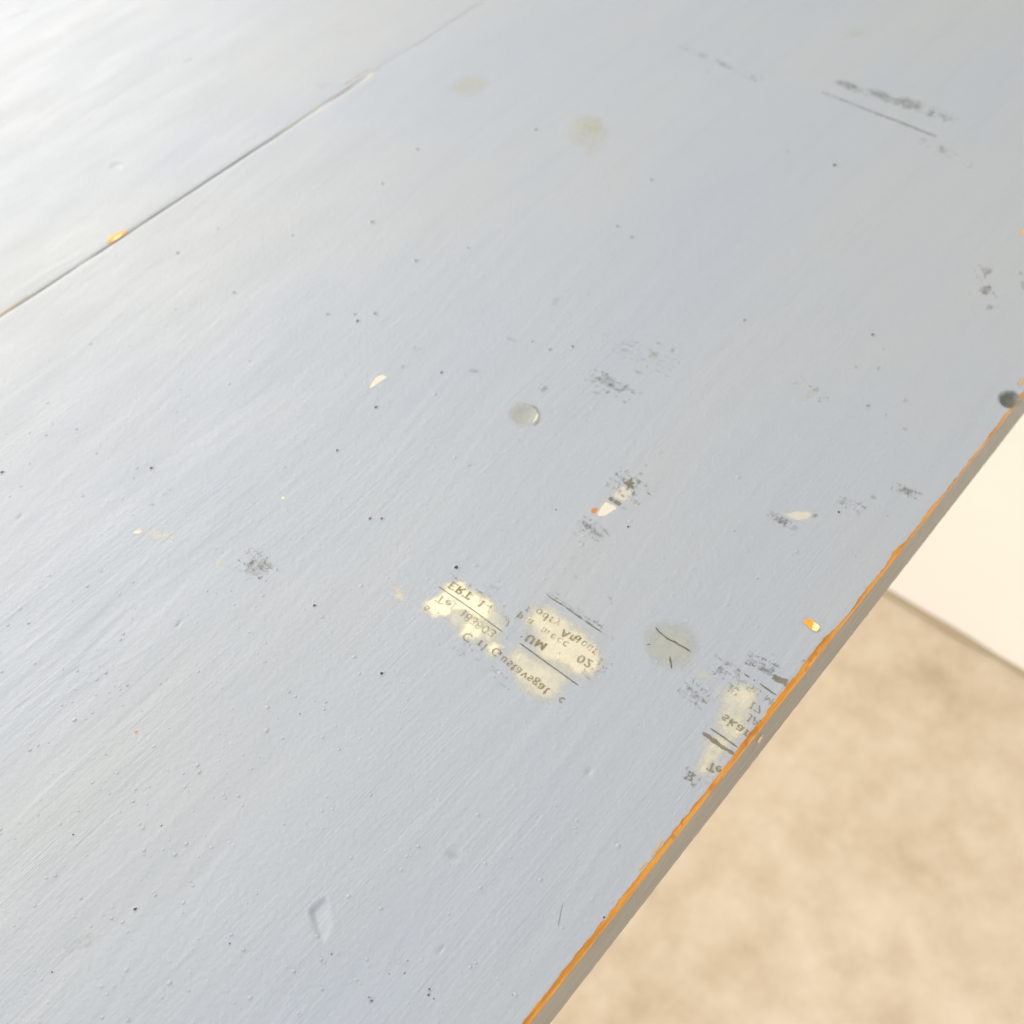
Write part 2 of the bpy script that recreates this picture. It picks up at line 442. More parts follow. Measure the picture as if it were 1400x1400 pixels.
# front edge face with its worn arris
def profile_strip():
    xe = np.arange(X0, X1, .0012); xd = np.arange(VX0, VX1, .00045)
    xx = np.unique(np.concatenate([xe[xe < VX0], xd, xe[xe > VX1]]))
    wb = worn_width(xx); hz = Z(xx, wb) - .00010
    dep = (.0013 + .28 * wb) * (1 + .35 * vn(xx * 90, xx * 0, 17) + .25 * vn(xx * 400, xx * 0, 18))
    ks = [0, .12, .3, .5, .7, .88, 1.0]
    rows = []
    dn = _DX[0]
    notch = np.exp(-(((xx - dn[0][0]) / .0045) ** 4))
    for k in ks:
        a = k * math.pi / 2
        yy = wb * (1 - math.sin(a)) + .00012 * vn(xx * 500, xx * 0 + k * 9, 19)
        zz = hz - dep * (1 - math.cos(a)) + .00012 * vn(xx * 600, xx * 0 + k * 7, 21)
        rows.append(np.stack([xx, yy + notch * .0010 * (1 - k), zz - notch * .0008 * (1 - k)], -1))
    V = np.stack(rows, 1).reshape(-1, 3)
    arris = mesh_obj("worn_edge", V, grid_faces(len(xx), len(ks)), WOOD, plank_a)
    arris['label'] = 'bare orange wood where the paint has rubbed off the edge'
    last = rows[-1]
    zs = np.linspace(0, 1, 24)
    yy = last[:, 1:2] + .0010 * smooth(.86, 1.0, zs)[None, :] ** 2 + .00016 * vn(np.repeat(xx[:, None], 24, 1) * 12, zs[None, :] * 9, 22)
    zz = last[:, 2:3] + (ZB - last[:, 2:3]) * zs[None, :] + .0006 * vn(xx * 12, xx * 0, 25)[:, None] * zs[None, :] 
    V = np.stack([np.repeat(xx[:, None], 24, 1), yy, zz], -1).reshape(-1, 3)
    mesh_obj("edge_face", V, grid_faces(len(xx), 24), EDGE, plank_a)
profile_strip()
# bodies of the boards below the painted skin
slab("plank_core", (X0, .0035, ZB), (X1, SEAM - .0012, TOP - .0080), EDGE, plank_a)
slab("plank_core", (X0, SEAM + .0012, ZB), (X1, TOP and TABLE_W, TOP - .0030), EDGE, plank_b)
slab("plank_end", (X0, .003, TOP - .0079), (VX0, SEAM - .001, TOP), PAINT, plank_a)
slab("plank_end", (VX1, .003, TOP - .0079), (X1, SEAM - .001, TOP), PAINT, plank_a)
slab("plank_end", (X0, SEAM + .001, TOP - .0029), (xb[0], TABLE_W, TOP), PAINT, plank_b)
slab("plank_end", (xb[-1], SEAM + .001, TOP - .0029), (X1, TABLE_W, TOP), PAINT, plank_b)
slab("plank_end", (xb[0], .64, TOP - .0029), (xb[-1], TABLE_W, TOP), PAINT, plank_b)
# filler in the joint
def joint(x0, x1, mat, name):
    xj = np.arange(x0, x1, .001)
    zj = TOP - .0006 + .00045 * smooth(X_CLOSED - .02, X_CLOSED + .01, xj) + .0003 * vn(xj * 90, xj * 0, 26) * smooth(X_CLOSED, X_CLOSED - .03, xj)
    zj = np.where(xj > X_CLOSED, Z(xj, np.full_like(xj, SEAM + .004)) - .00005, zj)
    V = np.stack([np.stack([xj, np.full_like(xj, SEAM + s_), zj], -1) for s_ in (-.0011, 0, .0011)], 1).reshape(-1, 3)
    mesh_obj(name, V, grid_faces(len(xj), 3), mat, table)
joint(.02, X_CLOSED + .004, plain("joint_grime", (.60, .555, .43), .8), "joint_filler")
joint(X_CLOSED + .003, VX1, PAINT, "joint_filler")
# legs and rails, out of sight under the top
def leg(x, y):
    v, f = [], []
    for k, (z, r) in enumerate([(0, .021), (.05, .022), (.50, .031), (ZB - .005, .034), (ZB, .034)]):
        v += [(x - r, y - r, z), (x + r, y - r, z), (x + r, y + r, z), (x - r, y + r, z)]
        if k: 
            a = 4 * (k - 1); f += [(a + i, a + (i + 1) % 4, a + 4 + (i + 1) % 4, a + 4 + i) for i in range(4)]
    f += [(3, 2, 1, 0), (16, 17, 18, 19)]
    mesh_obj("leg", v, f, EDGE, table, smooth_=False)
for lx in (X0 + .09, .10):
    for ly in (.17, TABLE_W - .09): leg(lx, ly)
for ly in (.17, TABLE_W - .09): slab("rail", (X0 + .124, ly - .011, ZB - .07), (.10 - .034, ly + .011, ZB - .0005), EDGE, table)
for lx in (X0 + .09, .10): slab("rail", (lx - .011, .204, ZB - .07), (lx + .011, TABLE_W - .124, ZB - .0005), EDGE, table)

# batten on the wall that carries the far end of the top
v, f = box((X1 - .012, .14, ZB - .045), (WALLX, TABLE_W - .04, ZB - .0002)); mesh_obj("batten", v, f, EDGE, wall, smooth_=False)
# ------------------------------------------------------------------ marks in the paint
_layer = [0]
def lift(low=False):
    _layer[0] += 1
    if low: return 0.00003 + (_layer[0] % 13) * 0.0000022
    return 0.00007 + (_layer[0] % 23) * 0.0000018
def poly_mark(name, pts, mat, parent=None, soft=.0010, strength=1.0, step=.0005, label=None, dz=None, plane_pts=False):
    P = pts if plane_pts else [xy(p) for p in pts]
    A = np.array(P); lo = A.min(0) - soft; hi = A.max(0) + soft
    step = min(step, float(min(hi - lo)) / 5)
    gx = np.arange(lo[0], hi[0] + step, step); gy = np.arange(lo[1], hi[1] + step, step)
    X, Y = np.meshgrid(gx, gy, indexing='ij')
    sd = poly_sd(X, Y, P)
    keep = sd > -soft
    F = grid_faces(len(gx), len(gy))
    F = F[keep.ravel()[F].all(1)]
    if not len(F): return None
    used = np.unique(F); remap = np.full(X.size, -1); remap[used] = np.arange(len(used))
    x, y = X.ravel()[used], Y.ravel()[used]
    V = np.stack([x, y, Z(x, y) + (lift(mat in (CREAM, CREAM_CRISP, CREAM_PALE, KNOT, YELLOW)) if dz is None else dz)], -1)
    if parent is plank_b: V[:, 2] += .0001
    o = mesh_obj(name, V, remap[F], mat, parent or plank_a, attr=np.clip(.5 + sd.ravel()[used] / soft * .5, 0, 1) * strength)
    if label: o['label'] = label
    return o
def blob_pts(cx, cy, rx, ry, rot=0.0, jag=.18, n=18):
    out = []; ph = random.random() * 9
    for i in range(n):
        a = 2 * math.pi * i / n
        k = 1 + jag * (math.sin(a * 2 + ph) * .5 + math.sin(a * 5 + ph * 3) * .3 + random.uniform(-.5, .5) * .7)
        u, w = rx * k * math.cos(a), ry * k * math.sin(a)
        out.append((cx + u * math.cos(rot) - w * math.sin(rot), cy + u * math.sin(rot) + w * math.cos(rot)))
    return out
def blob(name, cx, cy, rx, ry, mat, rot=0.0, jag=.18, **kw):
    return poly_mark(name, blob_pts(cx, cy, rx, ry, rot, jag), mat, **kw)
def line_mark(name, pts, wid, mat, parent=None, strength=1.0, taper=True, wob=.12, label=None):
    """a thin printed rule, crack or scratch: wid in metres"""
    P = [np.array(xy(p)) for p in pts]
    D = []
    for i in range(len(P) - 1):
        L = np.linalg.norm(P[i + 1] - P[i]); k = max(2, int(L / .0006))
        D += [P[i] + (P[i + 1] - P[i]) * s / k for s in range(k)]
    D.append(P[-1]); D = np.array(D)
    T = np.gradient(D, axis=0); T /= np.linalg.norm(T, axis=1)[:, None] + 1e-12
    Nn = np.stack([-T[:, 1], T[:, 0]], 1)
    s = np.linspace(0, 1, len(D))
    w = wid * .5 * (1 + wob * 2 * vn(s * len(D) * .7, s * 0 + len(D) * .37, 41))
    if taper: w = w * np.clip(np.minimum(s, 1 - s) * len(D) * .35 + .35, 0, 1)
    dz = lift(); V = []; at = []
    for sgn in (-1, 0, 1):
        q = D + Nn * (w * sgn)[:, None]
        V.append(np.stack([q[:, 0], q[:, 1], Z(q[:, 0], q[:, 1]) + dz + (.0001 if parent is plank_b else 0)], 1)); at.append(np.full(len(D), strength * (1.0 if sgn == 0 else .6)))
    V = np.stack(V, 1).reshape(-1, 3); at = np.stack(at, 1).ravel()
    o = mesh_obj(name, V, grid_faces(len(D), 3), mat, parent or plank_a, attr=at)
    if label: o['label'] = label
    return o

# stains left by the newspaper
def q(pts, s, ox, oy): return [(ox + a / s, oy + b / s) for a, b in pts]
blob("newsprint_stain", 650, 845, 46, 34, CREAM_PALE, .6, soft=.004, strength=.9)
poly_mark("newsprint_stain", [(572, 836), (585, 821), (598, 812), (611, 799), (628, 795), (650, 806), (669, 818), (675, 826), (671, 842), (668, 852), (650, 846), (634, 838), (622, 836), (612, 843), (596, 842), (584, 838)], CREAM, soft=.0024, strength=1.22)
poly_mark("newsprint_stain", [(640, 842), (668, 850), (680, 868), (685, 884), (682, 894), (672, 902), (664, 893), (655, 884), (640, 872), (622, 872), (628, 858)], CREAM, soft=.0024, strength=.95)
poly_mark("newsprint_stain", q([(750, 420), (800, 350), (880, 330), (960, 395), (1050, 440), (1120, 510), (1210, 600), (1225, 690), (1160, 765), (1050, 745), (950, 690), (860, 660), (790, 600), (840, 520)], 4.667, 560, 760), CREAM, soft=.0028, strength=1.30)
poly_mark("newsprint_stain", q([(600, 640), (720, 590), (860, 680), (990, 790), (960, 870), (900, 930), (820, 910), (720, 830), (640, 750)], 4.667, 560, 760), CREAM, soft=.0028, strength=.82)
poly_mark("newsprint_stain", q([(440, 360), (600, 320), (720, 360), (800, 400), (770, 500), (660, 620), (700, 760), (640, 830), (570, 950), (470, 1080), (330, 1190), (280, 1270), (160, 1260), (140, 1120), (250, 930), (370, 760), (410, 560)], 7.37, 930, 890), CREAM, soft=.0030, strength=.80)
poly_mark("newsprint_stain", q([(540, 680), (660, 520), (700, 560), (620, 700), (660, 820), (560, 920), (420, 860), (390, 720)], 7.37, 930, 890), CREAM, soft=.0016, strength=.85)
poly_mark("newsprint_stain", q([(180, 1120), (300, 1000), (420, 1040), (330, 1170), (270, 1240), (170, 1240)], 7.37, 930, 890), CREAM, soft=.0016, strength=.85)
poly_mark("newsprint_stain", q([(590, 630), (700, 575), (860, 640), (1000, 700), (1070, 760), (1000, 870), (900, 950), (780, 920), (670, 810)], 4.667, 560, 760), CREAM_PALE, soft=.004, strength=.95)
poly_mark("newsprint_stain", q([(700, 400), (800, 300), (930, 320), (1080, 420), (1210, 540), (1260, 690), (1180, 800), (1040, 780), (900, 720), (760, 640)], 4.667, 560, 760), CREAM_PALE, soft=.004, strength=.85)
poly_mark("newsprint_stain", q([(380, 330), (620, 280), (830, 380), (800, 560), (720, 760), (600, 980), (330, 1290), (120, 1290), (110, 1080), (330, 700)], 7.37, 930, 890), CREAM_PALE, soft=.005, strength=.85)
blob("newsprint_stain", 960, 925, 18, 11, CREAM_PALE, .4, soft=.003, strength=.75)
poly_mark("newsprint_stain", q([(600, 540), (650, 500), (680, 455), (730, 440), (770, 500), (830, 510), (840, 560), (800, 600), (760, 640), (690, 640), (590, 585)], 10, 780, 620), CREAM_PALE, soft=.0008, strength=1.4)
poly_mark("newsprint_stain", q([(480, 655), (600, 710), (640, 750), (510, 830), (470, 855), (390, 862), (360, 825), (420, 730)], 10, 780, 620), CREAM_CRISP, soft=.0006, strength=1.0)
poly_mark("newsprint_stain", q([(360, 465), (375, 430), (395, 405), (430, 390), (462, 402), (425, 430), (390, 455)], 3.5, 400, 400), CREAM_CRISP, soft=.0014, strength=.9)
blob("newsprint_stain", 189, 727, 8, 6, CREAM_CRISP, .2, .4, soft=.0016, strength=.78)
blob("newsprint_stain", 235, 734, 7, 5, CREAM_CRISP, .2, .4, soft=.0016, strength=.68)
blob("newsprint_stain", 212, 731, 26, 9, CREAM_PALE, .2, soft=.002, strength=.7)
blob("newsprint_stain", 387, 681, 4, 3, CREAM_CRISP, soft=.0006, strength=.8)
blob("newsprint_stain", 545, 811, 15, 10, CREAM_PALE, .5, .35, soft=.0016, strength=.9)
blob("newsprint_stain", 301, 768, 11, 9, CREAM_PALE, .2, .3, soft=.002, strength=.7)
poly_mark("newsprint_stain", [(1071, 703), (1084, 699), (1105, 698), (1112, 703), (1106, 710), (1094, 713), (1080, 708)], CREAM_PALE, soft=.0012, strength=1.25)
blob("newsprint_stain", 1105, 540, 12, 6, YELLOW, -.6, .3, soft=.002, strength=1.0)
blob("newsprint_stain", 894, 486, 7, 5, YELLOW, -.4, .3, soft=.001, strength=1.0)
# yellowed spots and knots
blob("yellowed_spot", 643, 116, 25, 14, YELLOW, -.1, .12, soft=.005, strength=1.0)
blob("yellowed_spot", 804, 183, 30, 28, YELLOW, .5, .15, soft=.006, strength=.80)
blob("yellowed_spot", 812, 170, 17, 13, YELLOW, .5, .15, soft=.004, strength=.9)
blob("yellowed_spot", 1171, 46, 16, 8, YELLOW, -.2, .2, soft=.006, strength=.8)
blob("knot_stain", 917, 883, 32, 32, KNOT, 0, .06, soft=.0036, strength=1.0, label='round yellowed knot stain crossed by a dark crack')
blob("knot_stain", 716, 567, 21, 17, KNOT, .1, .10, soft=.0022, strength=.85)
line_mark("crack", q([(170, 178), (185, 200), (210, 222), (245, 250), (268, 262), (290, 270), (318, 290), (350, 305), (392, 332)], 4.667, 860, 820), .00062, CRACK, strength=1.0, wob=.5)
line_mark("crack", q([(262, 362), (262, 385), (268, 410), (272, 442)], 4.667, 860, 820), .00055, CRACK, strength=.9, wob=.5)
line_mark("crack", q([(108, 290), (140, 286)], 4.667, 860, 820), .0005, CRACK, strength=.6)
line_mark("crack", q([(1306, 878), (1298, 915), (1284, 985)], 3.11, 350, 950), .00026, CRACK, strength=.48)
line_mark("crack", [(715, 552), (726, 553), (734, 560), (738, 567), (736, 576), (730, 583)], .0011, KNOT, strength=1.0)
line_mark("crack", [(726, 553), (733, 558), (737.5, 566), (736, 575), (731, 581)], .00085, SMUDGE, strength=1.05)  # dark crescent along the right rim of the knot
line_mark("crack", [(728, 578), (733, 572), (735, 566)], .0009, CREAM_CRISP, strength=.95)  # short pale stroke inside the crescent
blob("grey_scuff", 620, 1168, 10, 8, SCUFF, .2, .2, soft=.0018, strength=.62)
blob("grey_scuff", 160, 228, 8, 5, SCUFF, 0, .2, soft=.003, strength=.95)
blob("grey_scuff", 443, 114, 20, 12, SCUFF, -.4, .2, soft=.008, strength=.46)
blob("grey_scuff", 487, 42, 22, 6, TAN, -.35, .3, soft=.006, strength=.55, parent=plank_b)
blob("grey_scuff", 87, 17, 14, 5, TAN, -.5, .3, soft=.006, strength=.52, parent=plank_b)
blob("grey_scuff", 293, 71, 9, 4, TAN, -.2, .3, soft=.005, strength=.50, parent=plank_b)
line_mark("grey_scuff", [(250, 87), (262, 80)], .0010, SCUFF, plank_b, strength=.7)
line_mark("grey_scuff", [(0, 30), (42, 14)], .0014, SCUFF, plank_b, strength=.6)

# ------------------------------------------------------------------ reversed newspaper lettering
def arc(cx, cy, rx, ry, a0, a1, n=10):
    return [(cx + rx * math.cos(math.radians(a0 + (a1 - a0) * i / n)), cy + ry * math.sin(math.radians(a0 + (a1 - a0) * i / n))) for i in range(n + 1)]
XH = .68
G = {   # glyph: (advance, polylines); cap height 1
 'E': (.74, [[(.1, 0), (.1, 1)], [(0, 1), (.62, 1), (.62, .84)], [(.1, .52), (.48, .52)], [(0, 0), (.64, 0), (.64, .18)]]),
 'R': (.78, [[(.1, 0), (.1, 1)], [(0, 1), (.3, 1)] + arc(.34, .76, .24, .24, 90, -90) + [(.1, .52)], [(.3, .52), (.66, 0), (.76, 0)], [(0, 0), (.22, 0)]]),
 'T': (.74, [[(.36, 0), (.36, 1)], [(.02, .82), (.02, 1), (.70, 1), (.70, .82)], [(.22, 0), (.5, 0)]]),
 'C': (.80, [arc(.38, .5, .34, .5, 50, 310, 14), [(.64, .72), (.64, 1)]]),
 'G': (.82, [arc(.38, .5, .34, .5, 50, 345, 14), [(.5, .42), (.78, .42)], [(.7, .42), (.7, .05)]]),
 'U': (.80, [[(.1, 1), (.1, .3)] + arc(.36, .3, .26, .3, 180, 360) + [(.62, 1)], [(0, 1), (.24, 1)], [(.5, 1), (.74, 1)]]),
 'M': (.98, [[(.1, 0), (.1, 1), (.45, .1), (.8, 1), (.8, 0)], [(0, 0), (.2, 0)], [(.7, 0), (.92, 0)]]),
 'A': (.84, [[(.06, 0), (.38, 1), (.72, 0)], [(.18, .34), (.6, .34)], [(0, 0), (.16, 0)], [(.6, 0), (.82, 0)]]),
 'B': (.74, [[(.1, 0), (.1, 1)], [(.1, 1)] + arc(.34, .77, .22, .23, 90, -90) + [(.1, .54)], [(.34, .54)] + arc(.36, .27, .26, .27, 90, -90) + [(.1, 0)]]),
 'S': (.66, [arc(.3, .75, .25, .25, 30, 270, 9) + arc(.3, .25, .27, .25, 90, -150, 9)]),
 'J': (.56, [[(.4, 1), (.4, .25)] + arc(.2, .25, .2, .25, 0, -150, 6), [(.22, 1), (.54, 1)]]),
 'I': (.40, [[(.18, 0), (.18, 1)], [(.04, 0), (.32, 0)], [(.04, 1), (.32, 1)]]),
 'N': (.82, [[(.1, 0), (.1, 1), (.64, 0), (.64, 1)], [(0, 0), (.22, 0)]]),
 'L': (.68, [[(.1, 1), (.1, 0), (.6, 0), (.6, .2)]]),
 'e': (.60, [[(.06, .38), (.5, .38)] + arc(.28, .36, .22, .32, 0, 315, 12)]),
 'l': (.32, [[(.16, 0), (.16, 1.02), (.04, 1.0)], [(.03, 0), (.29, 0)]]),
 'a': (.58, [arc(.22, .48, .18, .2, 160, 20, 6) + [(.42, .4), (.42, .06), (.54, 0)], arc(.22, .19, .18, .18, 60, 330, 9)]),
 'r': (.46, [[(.14, 0), (.14, XH), (.03, XH)], [(.14, .45)] + arc(.32, .48, .16, .19, 150, 45, 5), [(.02, 0), (.28, 0)]]),
 'u': (.64, [[(.02, XH), (.12, XH), (.12, .2)] + arc(.29, .2, .17, .2, 180, 320, 6), [(.36, XH), (.48, XH), (.48, 0), (.6, 0)]]),
 's': (.50, [arc(.23, .5, .17, .17, 30, 270, 8) + arc(.23, .17, .18, .17, 90, -150, 8)]),
 't': (.40, [[(.16, .95), (.16, .14)] + arc(.27, .14, .11, .14, 180, 320, 5), [(.02, XH), (.34, XH)]]),
 'v': (.58, [[(.06, XH), (.28, 0), (.5, XH)], [(0, XH), (.16, XH)], [(.42, XH), (.58, XH)]]),
 'g': (.58, [arc(.25, .46, .19, .2, 0, 360, 12), [(.16, .28), (.12, .14), (.40, .1)], arc(.25, -.1, .2, .18, 50, -230, 9), [(.42, .6), (.54, .66)]]),
 'o': (.60, [arc(.28, .34, .22, .34, 0, 360, 14)]),
 'd': (.62, [arc(.25, .32, .2, .32, 0, 360, 12), [(.46, 0), (.46, 1.02), (.36, 1.0)]]),
 'q': (.62, [arc(.25, .34, .2, .33, 0, 360, 12), [(.46, XH), (.46, -.3)], [(.34, -.3), (.58, -.3)]]),
 'p': (.62, [arc(.33, .34, .2, .33, 0, 360, 12), [(.03, XH), (.13, XH), (.13, -.3)], [(.02, -.3), (.26, -.3)]]),
 'b': (.62, [arc(.33, .32, .2, .32, 0, 360, 12), [(.03, 1.0), (.12, 1.02), (.12, 0)]]),
 'i': (.32, [[(.04, XH), (.16, XH), (.16, 0)], [(.02, 0), (.3, 0)], [(.14, .88), (.18, .94)]]),
 'n': (.66, [[(.02, XH), (.13, XH), (.13, 0)], [(.13, .4)] + arc(.32, .46, .17, .21, 160, 0, 6) + [(.49, 0)], [(.02, 0), (.25, 0)], [(.38, 0), (.62, 0)]]),
 'm': (.94, [[(.02, XH), (.13, XH), (.13, 0)], [(.13, .4)] + arc(.28, .48, .14, .19, 160, 0, 6) + [(.42, 0)], [(.42, .4)] + arc(.58, .48, .15, .19, 160, 0, 6) + [(.73, 0)], [(.02, 0), (.25, 0)], [(.62, 0), (.86, 0)]]),
 'c': (.54, [arc(.28, .34, .22, .34, 45, 315, 11)]),
 'k': (.62, [[(.03, 1.0), (.12, 1.02), (.12, 0)], [(.46, XH), (.13, .3)], [(.24, .4), (.50, 0), (.6, 0)]]),
 'y': (.58, [[(.06, XH), (.28, 0)], [(.5, XH), (.2, -.3), (.06, -.28)]]),
 'h': (.64, [[(.03, 1.0), (.12, 1.02), (.12, 0)], [(.12, .4)] + arc(.31, .46, .17, .21, 160, 0, 6) + [(.48, 0)]]),
 '1': (.46, [[(.1, .86), (.24, 1), (.24, 0)], [(.08, 0), (.4, 0)]]),
 '7': (.58, [[(.04, .82), (.04, 1), (.52, 1), (.22, 0)]]),
 '8': (.60, [arc(.28, .76, .2, .23, 0, 360, 12), arc(.28, .27, .24, .27, 0, 360, 12)]),
 '3': (.58, [arc(.25, .76, .21, .24, 150, -90, 9), arc(.25, .26, .25, .27, 90, -150, 10)]),
 '0': (.62, [arc(.29, .5, .23, .5, 0, 360, 16)]),
 '2': (.60, [arc(.28, .72, .22, .27, 160, -30, 8) + [(.06, 0), (.54, 0)]]),
 '5': (.58, [[(.5, 1), (.14, 1), (.1, .56)] + arc(.27, .31, .24, .3, 130, -140, 10)]),
 '9': (.60, [arc(.28, .68, .22, .31, 0, 360, 12), [(.5, .68), (.42, .2), (.2, 0)]]),
 '.': (.28, [[(.10, .02), (.17, .05)]]),
 "'": (.26, [[(.12, 1.0), (.1, .76)]]),
 '-': (.40, [[(.05, .34), (.3, .34)]]),
 ' ': (.34, []),
}
def word(text, a, b, cap, mat=None, weight=.17, strength=.80, spread=True):
    """letters whose middle line runs from pixel a to pixel b; cap height in metres; seen in reverse, as offset from a page"""
    A, B = np.array(xy(a)), np.array(xy(b))
    e = B - A; L = np.linalg.norm(e); e /= L
    up = np.array([e[1], -e[0]])            # mirrored: letters hang the wrong way round
    tot = sum(G[c][0] for c in text)
    sx = L / (tot * cap) if spread else 1.0
    sx = min(max(sx, .6), 1.7)
    V, F, at = [], [], []
    pen = 0.0
    for c in text:
        adv, polys = G[c]
        fade = strength * random.uniform(.80, 1.12)
        for poly in polys:
            dz = lift() + .00006
            P = np.array([A + e * ((pen + .05 + u * .86) * cap * sx) + up * ((w - .5) * cap) for u, w in poly])
            P = P + np.random.RandomState(len(V) + 5).normal(0, .010 * cap, P.shape)
            D = [P[0]]
            for i in range(len(P) - 1):
                k = max(1, int(np.linalg.norm(P[i + 1] - P[i]) / (cap * .16)))
                D += [P[i] + (P[i + 1] - P[i]) * (s + 1) / k for s in range(k)]
            D = np.array(D)
            T = np.gradient(D, axis=0); T /= np.linalg.norm(T, axis=1)[:, None] + 1e-12
            Nn = np.stack([-T[:, 1], T[:, 0]], 1)
            # stems heavier than hairlines, as in a roman face
            wd = weight * cap * .5 * (.62 + .55 * np.abs(T @ up))
            base = len(V)
            for s in (-1, 1):
                qd = D + Nn * (wd * s)[:, None]
                V += [(x, y, z) for x, y, z in zip(qd[:, 0], qd[:, 1], Z(qd[:, 0], qd[:, 1]) + dz)]
                at += [fade] * len(D)
            nD = len(D)
            F += [(base + i, base + i + 1, base + nD + i + 1, base + nD + i) for i in range(nD - 1)]
        pen += adv
    return mesh_obj("newsprint_word", V, F, mat or INK, plank_a, attr=at, smooth_=True)
def qa(p, s, ox, oy): return (ox + p[0] / s, oy + p[1] / s)
def wa(text, a, b, cap, **k): return word(text, qa(a, 8.75, 560, 780), qa(b, 8.75, 560, 780), cap, **k)
def wb_(text, a, b, cap, **k): return word(text, qa(a, 8.235, 680, 820), qa(b, 8.235, 680, 820), cap, **k)
def wc(text, a, b, cap, **k): return word(text, qa(a, 7.37, 930, 890), qa(b, 7.37, 930, 890), cap, **k)
CAPH = .0029
wa("ERT", (480, 165), (740, 325), CAPH, weight=.26, strength=.92)
wa(".", (750, 285), (790, 320), CAPH, weight=.2)
wa("Bo", (845, 245), (975, 320), CAPH * .85, weight=.16, strength=.72, mat=FAINT)
wa("1", (825, 385), (905, 440), CAPH, weight=.25, strength=.9)
wa("7", (920, 430), (1000, 490), CAPH, weight=.2, strength=.66)
wa("Tel.", (320, 325), (600, 470), CAPH, weight=.18, strength=.86)
wa("18", (610, 500), (745, 600), CAPH, weight=.17, strength=.78)
wa("38", (735, 585), (865, 690), CAPH, weight=.17, strength=.80)
wa("03.", (870, 685), (1060, 800), CAPH, weight=.19, strength=.82)
wa("C", (650, 770), (755, 850), CAPH * 1.05, weight=.17, strength=.85)
wa("rl", (810, 865), (940, 960), CAPH, weight=.18, strength=.86)
wa("s", (170, 445), (260, 505), CAPH * .9, weight=.22, strength=.75)
wa("-", (310, 510), (420, 575), CAPH * .9, weight=.22, strength=.74)
wa("S", (1065, 570), (1150, 640), CAPH * .8, weight=.17, strength=.5, mat=FAINT)
wa("J", (1130, 620), (1230, 660), CAPH * .8, weight=.2, strength=.72)
wb_("G", (-50, 560), (40, 640), CAPH, weight=.17, strength=.82)
wb_("ustavsgat.", (30, 660), (600, 1070), CAPH, weight=.19, strength=.86)
wb_("UM", (325, 420), (560, 555), CAPH, weight=.28, strength=.95)
wb_("'.", (270, 390), (340, 430), CAPH * .8, weight=.25, strength=.8)
wb_("p", (215, 175), (290, 220), CAPH * .85, weight=.2, strength=.8)
wb_("a", (335, 240), (420, 290), CAPH * .85, weight=.18, strength=.7)
wb_("r", (315, 105), (370, 145), CAPH * .8, weight=.18, strength=.66)
wb_("odry", (430, 125), (700, 300), CAPH, weight=.18, strength=.76)
wb_("mecc.", (480, 335), (880, 580), CAPH * .95, weight=.18, strength=.70)
wb_("An", (715, 365), (880, 465), CAPH, weight=.21, strength=.82)
wb_("d", (870, 420), (960, 485), CAPH * .9, weight=.24, strength=.75)
wb_("our.", (940, 485), (1140, 630), CAPH, weight=.18, strength=.70)
wb_("02", (905, 650), (1060, 740), CAPH, weight=.25, strength=.84)
wb_("c", (685, 1120), (745, 1160), CAPH * .95, weight=.22, strength=.85)
wc("N", (400, 195), (480, 245), CAPH * .8, weight=.18, strength=.70)
wc("2", (560, 245), (620, 285), CAPH * .7, weight=.18, strength=.55)
wc("50", (670, 350), (820, 440), CAPH * .95, weight=.18, strength=.66)
wc("M", (845, 470), (940, 530), CAPH * .9, weight=.18, strength=.68)
wc("IU", (490, 370), (590, 430), CAPH * .95, weight=.18, strength=.60)
wc("17", (690, 540), (860, 620), CAPH * .95, weight=.18, strength=.70)
wc("JA", (665, 655), (800, 745), CAPH * .95, weight=.19, strength=.72)
wc("skar", (415, 665), (690, 860), CAPH * 1.05, weight=.20, strength=.86)
wc("Te", (275, 1160), (415, 1215), CAPH, weight=.22, strength=.95)
wc("R", (60, 1240), (150, 1300), CAPH * .95, weight=.26, strength=.85)

# printed rules
def ra(p): return qa(p, 4.667, 560, 760)
line_mark("printed_rule", [ra((185, 196)), ra((400, 345)), ra((597, 490))], .00046, INK_RULE, strength=.88)
line_mark("printed_rule", [ra((703, 558)), ra((870, 680)), ra((1078, 828))], .00054, INK_RULE, strength=.95)
for a, b, s in [((882, 238), (925, 262), .7), ((935, 268), (1010, 318), .62), ((1012, 318), (1100, 376), .66), ((1105, 380), (1180, 430), .6), ((1200, 445), (1240, 470), .5)]:
    line_mark("printed_rule", [ra(a), ra(b)], .0006, SMUDGE, strength=s + .25)
for a, b, s in [((882, 258), (985, 322), .8), ((990, 326), (1105, 408), .92), ((1110, 412), (1228, 490), .9)]:
    line_mark("printed_rule", [ra(a), ra(b)], .00052, INK_RULE, strength=s)
def rc(p): return qa(p, 7.37, 930, 890)
for a, b, w in [((568, 182), (606, 208), .0006), ((640, 230), (702, 272), .0006), ((735, 290), (752, 303), .0007), ((800, 330), (970, 450), .00065)]:
    line_mark("printed_rule", [rc(a), rc(b)], w, INK_RULE, strength=.85)
line_mark("printed_rule", [rc((300, 782)), rc((430, 870)), rc((578, 975))], .00062, INK_RULE, strength=.92)
line_mark("printed_rule", [rc((225, 825)), rc((300, 880)), rc((400, 955)), rc((540, 1040))], .00145, SOLID, strength=.92, wob=.35)
line_mark("printed_rule", [(1123, 126), (1150, 136), (1203, 157), (1243, 172), (1280, 187)], .0024, FAINT, strength=1.15)
line_mark("printed_rule", [(1196, 154), (1243, 172), (1280, 187)], .0018, SMUDGE, strength=.85)
